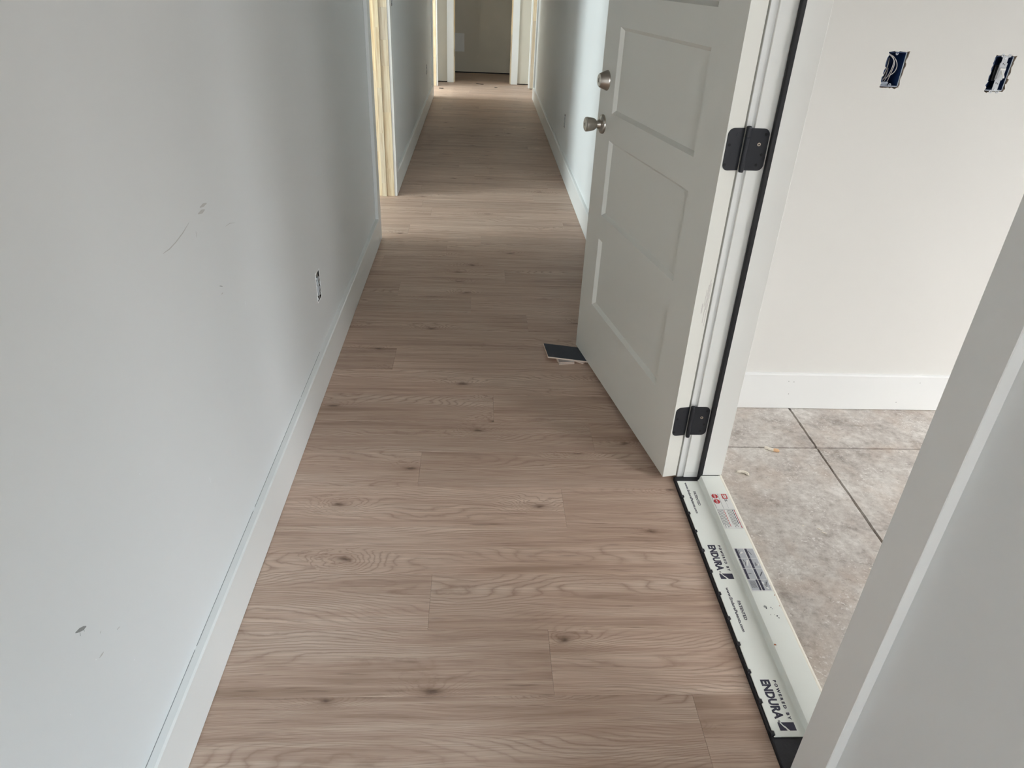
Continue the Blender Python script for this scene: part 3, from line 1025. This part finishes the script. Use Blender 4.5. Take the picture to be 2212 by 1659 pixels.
for x, w, y0, y1, mt in ((.7790, .0020, 1.5300, 1.6085, 'red'), (.7738, .0022, 1.5460, 1.6085, 'ink'), (.7690, .0013, 1.5340, 1.6085, 'greyink'), (.7655, .0013, 1.5380, 1.6085, 'greyink'),
                         (.7615, .0013, 1.5330, 1.6085, 'greyink'), (.7577, .0013, 1.5420, 1.6085, 'greyink'), (.7480, .0016, 1.5330, 1.6085, 'red'), (.7440, .0013, 1.5350, 1.6085, 'greyink'),
                         (.7402, .0013, 1.5300, 1.6085, 'greyink'), (.7365, .0013, 1.5400, 1.6085, 'greyink'), (.7328, .0013, 1.5320, 1.6085, 'greyink'), (.7292, .0013, 1.5380, 1.6085, 'greyink'),
                         (.7288, .0010, 1.6160, 1.6640, 'greyink')):
    # broken into word-length dashes
    rr = random.Random(int(x * 1e5))
    y = y1
    while y > y0 + .003:
        ln = rr.uniform(.004, .011)
        e = max(y - ln, y0)
        lbl(qd(x - w / 2, x + w / 2, e, y), mt, 'printed_line', .0002)
        y = e - .0016

lbl(qd(.7265, .7832, 1.2890, 1.4478), 'sticker', 'instruction_sticker')
ca = [(.7290, .7540), (.7565, .7805)]
ry = [1.4455, 1.4075, 1.3690, 1.3300, 1.2912]
for ci, (x0, x1) in enumerate(ca):
    for k in range(4):
        y1_, y0_ = ry[k] - .0008, ry[k + 1] + .0008
        blank = (ci == 0 and k == 3)
        lbl(qd(x0, x1, y0_, y1_), 'palegrey', 'pictogram_cell', .0002)
        lbl(qd(x0, x0 + .0062, y0_, y1_) if not blank else qd(x1 - .005, x1, y0_, y1_), 'ink', 'pictogram_band', .0004)
        if blank:
            for i in range(5):
                lbl(qd(x0 + .003 + i * .003, x0 + .004 + i * .003, y0_ + .008, y1_ - .004), 'greyink', 'printed_line', .0004)
            continue
        rr = random.Random(100 + ci * 10 + k)
        for i in range(3):
            ax, ay = rr.uniform(x0 + .008, x1 - .003), rr.uniform(y0_ + .004, y1_ - .004)
            bx, by = rr.uniform(x0 + .008, x1 - .003), rr.uniform(y0_ + .004, y1_ - .004)
            dv = Vector((bx - ax, by - ay))
            if dv.length < .006:
                continue
            pn_ = Vector((-dv.y, dv.x)).normalized() * (.0022 if i == 0 else .0008)
            lbl([(ax + pn_.x, ay + pn_.y), (bx + pn_.x, by + pn_.y), (bx - pn_.x, by - pn_.y), (ax - pn_.x, ay - pn_.y)], 'sticker' if i == 0 else 'greyink', 'pictogram_drawing', .0004 + .0002 * i)
# dirt and rust on the ledge
rr = random.Random(5)


def blot(cx, cy, r, n, fx=1.0, seed=0):
    q = random.Random(seed)
    return [(cx + fx * r * q.uniform(.5, 1.1) * math.cos(2 * math.pi * k / n), cy + r * q.uniform(.5, 1.1) * math.sin(2 * math.pi * k / n)) for k in range(n)]


for i, (x, y, rad, mt) in enumerate(((.7435, 1.238, .0050, 'scuff'), (.7450, 1.2325, .0028, 'ink'), (.7575, 1.235, .0022, 'scuff'), (.7600, 1.2305, .0016, 'greyink'), (.7490, 1.2115, .0014, 'scuff'),
                                     (.7640, 1.2075, .0026, 'greyink'), (.7665, 1.2020, .0022, 'scuff'), (.7585, 1.2120, .0012, 'scuff'), (.7270, 1.1210, .0036, 'rust'), (.7290, 1.1195, .0016, 'darkscrap'),
                                     (.7820, 1.2760, .0020, 'rust'), (.7815, 1.2400, .0016, 'rust'), (.7812, 1.3080, .0012, 'rust'))):
    sb(MB().prism(blot(x, y, rad, 9, .8, i), LT, LT + .0004, 'z'), 'dirt_speck', mt)


# ------------------------------------------------------------------ plank offcuts beside the door
def offcut(name, poly, z0, z1, label, top='plankface', tilt=None, group='plank offcuts beside the door', low='corelow'):
    c = Vector((sum(p[0] for p in poly) / len(poly), sum(p[1] for p in poly) / len(poly), z0))
    r_ = empty(name, c)
    thing(r_, label, 'plank offcut', group)
    loc = [(a - c.x, b_ - c.y) for a, b_ in poly]
    h = z1 - z0
    MB().prism(loc, 0, h * .18, 'z').build('underlay', low, r_)
    MB().prism(loc, h * .18, h * .86, 'z').build('core', 'core', r_)
    sh = [(a * .985, b_ * .985) for a, b_ in loc]
    MB().prism(sh, h * .86, h, 'z').build('face_layer', top, r_)
    if tilt:
        r_.rotation_euler = tilt
    return r_


offcut('plank_offcut', [(.344, 2.543), (.409, 2.552), (.407, 2.571), (.334, 2.612)], .0002, .0060, 'small pale plank offcut lying flat on the floor, lowest of its pile')
offcut('plank_offcut', [(.345, 2.5445), (.4085, 2.5535), (.4065, 2.5715), (.3350, 2.612)], .0061, .0118, 'small pale plank offcut second from the bottom, under the charcoal offcut')
offcut('plank_offcut', [(.3870, 2.5920), (.4440, 2.5520), (.4520, 2.5620), (.4150, 2.6250)], .0002, .0060, 'narrow slanted plank offcut on the floor nearest the door')
offcut('plank_offcut', [(.3880, 2.5930), (.4440, 2.5535), (.4515, 2.5625), (.4150, 2.6250)], .0061, .0118, 'narrow slanted plank offcut on another, nearest the door')
offcut('plank_offcut', [(.290, 2.703), (.301, 2.582), (.474, 2.5435), (.500, 2.655)], .0120, .0178, 'charcoal-backed plank offcut lying on top of the small pile by the door', 'backing', low='core')

# ------------------------------------------------------------------ electrical boxes in the side room wall


def box_shell(parent, w, h, y0, depth):
    """open-fronted plastic box around the origin of the parent, front at local y0"""
    t = .0018
    mb = MB()
    mb.box(-w / 2, w / 2, y0 + depth - t, y0 + depth, -h / 2, h / 2)
    mb.box(-w / 2, -w / 2 + t, y0, y0 + depth, -h / 2, h / 2)
    mb.box(w / 2 - t, w / 2, y0, y0 + depth, -h / 2, h / 2)
    mb.box(-w / 2, w / 2, y0, y0 + depth, h / 2 - t, h / 2)
    mb.box(-w / 2, w / 2, y0, y0 + depth, -h / 2, -h / 2 + t)
    mb.build('box_shell', 'bluebox', parent)
    mr = MB()
    e = .0004
    mr.box(w / 2 - t - e, w / 2 + e, y0 - .0006, y0 + .0010, -h / 2, h / 2)
    mr.box(-w / 2 - e, w / 2 + e, y0 - .0006, y0 + .0010, -h / 2 - e, -h / 2 + t + e)
    mr.build('box_rim', 'bluerim', parent)


def ring(parent, name, x, y, z, ro, ri, mat, ax=(0, -1, 0)):
    mb = MB()
    seg = 20
    a = Vector(ax)
    s1 = a.cross(Vector((0, 0, 1))).normalized()
    s2 = Vector((0, 0, 1))
    o = Vector((x, y, z))
    v = []
    for d in (0, .0018):
        for rad in (ro, ri):
            for k in range(seg):
                t = 2 * math.pi * k / seg
                v.append(o + a * d + (s1 * math.cos(t) + s2 * math.sin(t)) * rad)
    f = []
    for k in range(seg):
        k2 = (k + 1) % seg
        A, B, C, D = 0, seg, 2 * seg, 3 * seg
        f += [(A + k, A + k2, B + k2, B + k), (C + k, D + k, D + k2, C + k2), (A + k, C + k, C + k2, A + k2), (B + k, B + k2, D + k2, D + k)]
    mb.add(v, f)
    return mb.build(name, mat, parent, smooth=True)


def curve_pts(ctrl, n=18):
    """Catmull-Rom through the control points"""
    P = [Vector(c) for c in ctrl]
    P = [P[0] * 2 - P[1]] + P + [P[-1] * 2 - P[-2]]
    res = []
    for i in range(1, len(P) - 2):
        for k in range(n // (len(P) - 3) + 1):
            t = k / (n // (len(P) - 3) + 1)
            a, b_, c, d = P[i - 1], P[i], P[i + 1], P[i + 2]
            res.append(.5 * ((2 * b_) + (c - a) * t + (2 * a - 5 * b_ + 4 * c - d) * t * t + (3 * b_ - a - 3 * c + d) * t ** 3))
    res.append(P[-2])
    return res


e1 = empty('electrical_box', (B1X, SY, BZ))
thing(e1, 'blue electrical box with loose wires set in the wall, left of the switch', 'electrical box')
box_shell(e1, .0545, .0945, .004, .068)
ring(e1, 'screw_tab', .000, .009, .0425, .0042, .0016, 'bluerim')
ring(e1, 'screw_tab', .003, .007, -.0425, .0042, .0016, 'bluerim')
MB().box(-.0255, .0000, .012, .020, -.0455, -.0355).build('cable_clamp', 'bluerim', e1, bevel=.001)
W = [
    ([(-.026, .020, .044), (-.012, .012, .036), (-.002, .010, .020), (-.003, .014, -.010), (-.006, .030, -.040)], 'wire'),
    ([(-.026, .018, .042), (-.010, .011, .032), (.001, .009, .016), (.000, .012, -.012), (.002, .026, -.042)], 'wire'),
    ([(-.026, .022, .040), (-.006, .012, .034), (.009, .008, .014), (.009, .010, -.006), (-.004, .018, -.022), (-.018, .034, -.036)], 'wire'),
    ([(-.006, .034, .028), (-.012, .020, .012), (-.018, .014, -.010), (-.024, .020, -.030)], 'wire'),
    ([(-.004, .036, .020), (-.010, .026, -.004), (-.020, .020, -.028)], 'wireblack'),
    ([(.000, .040, .010), (-.006, .030, -.012), (-.014, .026, -.036)], 'wireblack'),
    ([(-.008, .040, .032), (-.007, .030, .005), (-.008, .034, -.030)], 'wireblack'),
    ([(-.001, .034, .000), (-.006, .026, -.020), (-.015, .022, -.034)], 'wire'),
]
for ctrl, mt in W:
    MB().tube(curve_pts(ctrl, 20), .00125, 6).build('wire', mt, e1, smooth=True)

e2 = empty('light_switch', (B2X, SY, BZ))
thing(e2, 'white toggle light switch in a blue box without cover plate', 'light switch')
box_shell(e2, .0545, .0950, .004, .068)
MB().box(-.0165, .0115, .006, .034, -.021, .021).build('switch_body', 'blackplastic', e2, bevel=.001)
mb = MB()
mb.box(-.0085, .0085, -.0012, .0008, -.0490, .0490)
mb.build('mounting_strap', 'switch', e2, bevel=.0004)
MB().box(-.0112, .0110, -.0030, .0010, -.0172, .0300).build('strap_step', 'switch', e2, bevel=.0006)
MB().box(-.0098, .0098, -.0062, -.0020, -.0155, .0175).build('switch_face', 'switch', e2, bevel=.0008)
MB().box(-.0080, .0080, -.0078, -.0060, .0105, .0155).build('face_ridge', 'toggle', e2, bevel=.0005)
mb = MB()
a0, b0 = Vector((0, -.006, .007)), Vector((0.001, -.0205, -.0075))
v = []
for c, wx, wz in ((a0, .0036, .0046), (b0, .0032, .0030)):
    for sx, sz in ((-1, -1), (1, -1), (1, 1), (-1, 1)):
        v.append(c + Vector((sx * wx, sz * wz * .4, sz * wz)))
mb.add(v, [(0, 1, 2, 3), (4, 7, 6, 5), (0, 4, 5, 1), (1, 5, 6, 2), (2, 6, 7, 3), (3, 7, 4, 0)])
mb.build('toggle', 'toggle', e2, bevel=.0010)
for sz in (-1, 1):
    for sx in (-1, 1):
        ring(e2, 'strap_ear', sx * .0105, .0006, sz * .0497, .0047, .0017, 'switch')
    MB().lathe([(0, .0034), (.0012, .0030)], (0, -.0012, sz * .0425), (0, -1, 0), 18).build('screw', 'steel', e2, smooth=True)
    for sx in (-1, 1):
        MB().box(sx * .0028 - .0011, sx * .0028 + .0011, -.0034 if sz > 0 else -.0016, .0, sz * .0265 - .0014 + sx * -.0012, sz * .0265 + .0014 + sx * -.0012).build('strap_slot', 'hole', e2)


# ------------------------------------------------------------------ receptacles in the hallway walls
def receptacle(loc, face, label, empty_box=False):
    """face = +1 when the wall faces +x, -1 when it faces -x"""
    r_ = empty('wall_outlet', loc, -math.pi / 2 if face < 0 else math.pi / 2)
    thing(r_, label, 'outlet')
    # local -y is out of the wall
    w, h, t, y0, dp = .0540, .0960, .0018, .005, .06
    mb = MB()
    mb.box(-w / 2, w / 2, y0 + dp - t, y0 + dp, -h / 2, h / 2)
    mb.box(-w / 2, -w / 2 + t, y0, y0 + dp, -h / 2, h / 2)
    mb.box(w / 2 - t, w / 2, y0, y0 + dp, -h / 2, h / 2)
    mb.box(-w / 2, w / 2, y0, y0 + dp, h / 2 - t, h / 2)
    mb.box(-w / 2, w / 2, y0, y0 + dp, -h / 2, -h / 2 + t)
    mb.build('box_shell', 'blackplastic', r_)
    MB().box(-.0085, .0085, .0010, .0024, -.050, .050).build('mounting_strap', 'steel', r_)
    for sz in (-1, 1):
        MB().prism([(.0165 * math.cos(k * math.pi / 12), sz * .0195 + max(-.0145, min(.0145, .0172 * math.sin(k * math.pi / 12)))) for k in range(24)], -.0040, .0040, 'y').build('receptacle_face', 'switch', r_, bevel=.0006)
        for sx in (-1, 1):
            MB().box(sx * .0063 - .0009, sx * .0063 + .0009, -.0044, -.0030, sz * .0195 - .0015, sz * .0195 + .0055).build('slot', 'hole', r_)
        MB().lathe([(0, .0026), (.0006, .0024)], (0, -.0039, sz * .0195 - .0075), (0, -1, 0), 14).build('slot', 'hole', r_)
    MB().box(-.0135, .0135, -.0010, .0220, -.034, .034).build('receptacle_body', 'switch', r_, bevel=.0008)
    return r_


receptacle((XL, 2.438, .370), 1, 'white outlet without cover plate low on the nearest left wall')
_rr = random.Random(77)
_o = ragged(2.438, .370, .064, .112, .003, 81)
_i = hole_l
_mb = MB()
_n = len(_o)
_mb.v = [(XL - .0005, a, z) for a, z in _i] + [(XL + .0016 + _rr.uniform(-.0008, .0012), (a * .5 + c * .5), (z * .5 + d * .5)) for (a, z), (c, d) in zip(_i, _o)] + [(XL - .0002, a, z) for a, z in _o]
for _k in range(_n):
    _k2 = (_k + 1) % _n
    _mb.f += [(_k, _k2, _n + _k2, _n + _k), (_n + _k, _n + _k2, 2 * _n + _k2, 2 * _n + _k)]
    _mb.mi += [0, 0]
_mb.build('torn_paper_rim', 'chip', wl)
receptacle((XL, 5.21, 1.205), 1, 'uncovered wall device high on the left wall just past the opening')
receptacle((XL, 8.36, .413), 1, 'small uncovered outlet near the far end of the left wall')
receptacle((XR, 5.845, .375), -1, 'uncovered outlet low on the right hallway wall beside the door knob')


# ------------------------------------------------------------------ marks on the left wall
def mark(pts, w, mat, name='scuff_mark'):
    """thin smear following (y,z) points on the left wall"""
    pts = [Vector((p[0], p[1])) for p in pts]
    L_, R_ = [], []
    for i, p in enumerate(pts):
        t = (pts[min(i + 1, len(pts) - 1)] - pts[max(i - 1, 0)]).normalized()
        nn = Vector((-t.y, t.x)) * (w if 0 < i < len(pts) - 1 else w * .25)
        L_.append(p + nn)
        R_.append(p - nn)
    MB().prism([(q.x, q.y) for q in L_ + R_[::-1]], XL - .0001, XL + .00025, 'x').build(name, mat, wl)


mark([(0.7305, 0.5379), (0.7400, 0.5326), (0.7483, 0.5269), (0.7549, 0.5233)], 0.0030, 'scuff')
mark([(0.7397, 0.5320), (0.7370, 0.5232)], 0.0012, 'scuff')
mark([(0.7491, 0.5259), (0.7476, 0.5206)], 0.0012, 'scuff')
mark([(1.2674, 0.9211), (1.2977, 0.9191), (1.3314, 0.9209), (1.3709, 0.9260), (1.4086, 0.9344)], 0.0011, 'scuff_soft')
mark([(1.4631, 0.9356), (1.4847, 0.9339), (1.5014, 0.9329)], 0.0042, 'scuff_soft')
mark([(1.4789, 0.9445), (1.4984, 0.9436), (1.5179, 0.9419)], 0.0036, 'scuff_soft')
mark([(1.5069, 0.7573), (1.5150, 0.7539), (1.5256, 0.7489)], 0.0008, 'scuff')
mark([(1.5089, 0.7362), (1.5153, 0.7357), (1.5218, 0.7352)], 0.0014, 'scuff_soft')
mark([(0.7576, 0.4490), (0.7647, 0.4477), (0.7706, 0.4469)], 0.0016, 'scuff_soft')
mark([(0.8166, 0.4438), (0.8240, 0.4417)], 0.0024, 'scuff_soft')
mark([(0.7771, 0.4817), (0.7807, 0.4827)], 0.002, 'scuff_soft')
mark([(1.6060, 0.8628), (1.6392, 0.8598), (1.6737, 0.8499)], 0.0008, 'scuff_soft')
mark([(1.4344, 0.9077), (1.4340, 0.9020), (1.4333, 0.8953)], 0.0008, 'scuff_soft')
mark([(1.6565, 0.6551), (1.6550, 0.6483), (1.6534, 0.6414)], 0.0009, 'chip', 'paint_chip')
mark([(1.2562, 0.4156), (1.2561, 0.4068), (1.2560, 0.3979)], 0.0009, 'chip', 'paint_chip')
for y, z in ((1.150, .471), (.749, .456), (.832, .350), (.830, .301), (.664, .444), (1.0, .62), (.93, .40)):
    MB().prism(blot(y, z, .0020, 8, .7, int(y * 1e4)), XL - .0001, XL + .0003, 'x').build('paint_chip', 'chip', wl)
MB().prism(blot(2.70, .405, .055, 16, .55, 9), XL - .0001, XL + .0002, 'x').build('filler_patch', 'paint', wl)


# ------------------------------------------------------------------ debris
def crumb(name, pts, radii, mat, label, cat='debris', group=None):
    c = Vector(pts[0])
    mb = MB().tube([Vector(p) - Vector((c.x, c.y, 0)) for p in pts], radii, 9)
    rr_ = random.Random(len(label))
    mb.v = [(a + rr_.uniform(-.0007, .0007), b_ + rr_.uniform(-.0007, .0007), max(.0002, z + rr_.uniform(-.0007, .0007))) for a, b_, z in mb.v]
    o = mb.build(name, mat, None, smooth=True)
    o.location = (c.x, c.y, 0)
    return thing(o, label, cat, group)


f1 = empty('foam_scrap', (1.025, 1.957, 0))
thing(f1, 'curled tan and white foam scrap lying on the concrete joint', 'foam scrap')
mb = MB().tube(curve_pts([(-.020, .012, .004), (-.014, .008, .006), (-.004, .002, .0055), (.006, -.003, .0055)], 12), [.0035] + [.0052] * 12, 9)
mb.build('white_end', 'foam', f1, smooth=True)
mb = MB().tube([(.005, -.0025, .0055), (.012, -.005, .006), (.019, -.0075, .006), (.024, -.009, .0045)], [.0052, .0062, .0058, .0025], 9)
mb.build('tan_end', 'foam_tan', f1, smooth=True)
crumb('foam_scrap', curve_pts([(.862, 1.829, .003), (.872, 1.832, .0045), (.886, 1.829, .005), (.894, 1.822, .005), (.898, 1.812, .0035)], 12), [.0022, .0042, .0044, .0046, .0042, .0046, .0020], 'foam', 'bent off-white foam scrap on the concrete near the door jamb', 'foam scrap')
rr = random.Random(31)
for i, (x, y, lab) in enumerate(((.825, 1.882, 'tiny white chip on the concrete beside the door jamb'),
                                 (1.030, 1.560, 'first of two tiny white slivers on the concrete slab'), (1.036, 1.545, 'second of two tiny white slivers on the concrete slab'),
                                 (.985, 1.575, 'tiny white dot on the concrete left of two slivers'), (1.105, 1.40, 'tiny white crumb on the concrete slab near the joint'))):
    a = rr.uniform(-.8, .2)
    ln = .008 if i < 3 else .003
    mb = MB().prism([(-ln, -.0016), (ln * .8, -.0018), (ln, .0004), (-ln * .7, .0018)], 0.0002, .0016, 'z')
    o = mb.build('plaster_chip', 'foam')
    o.location = (x, y, 0)
    o.rotation_euler = (0, 0, a)
    thing(o, lab, 'chip')
for (x, y, a, ln, lab) in ((0.0, 10.50, -.35, .055, 'dark bent shim scrap on the floor at the end doorway'), (-.50, 9.985, .1, .03, 'small dark scrap on the floor by the far left doorway'), (.215, 10.22, -.5, .022, 'tiny dark scrap on the floor before the end doorway')):
    mb = MB().prism([(-ln, .012), (-ln * .4, -.010), (ln * .6, -.014), (ln, .010), (ln * .3, .002), (-ln * .5, .006)], .0005, .006, 'z')
    o = mb.build('floor_scrap', 'darkscrap')
    o.location = (x, y, 0)
    o.rotation_euler = (0, 0, a)
    thing(o, lab, 'scrap')
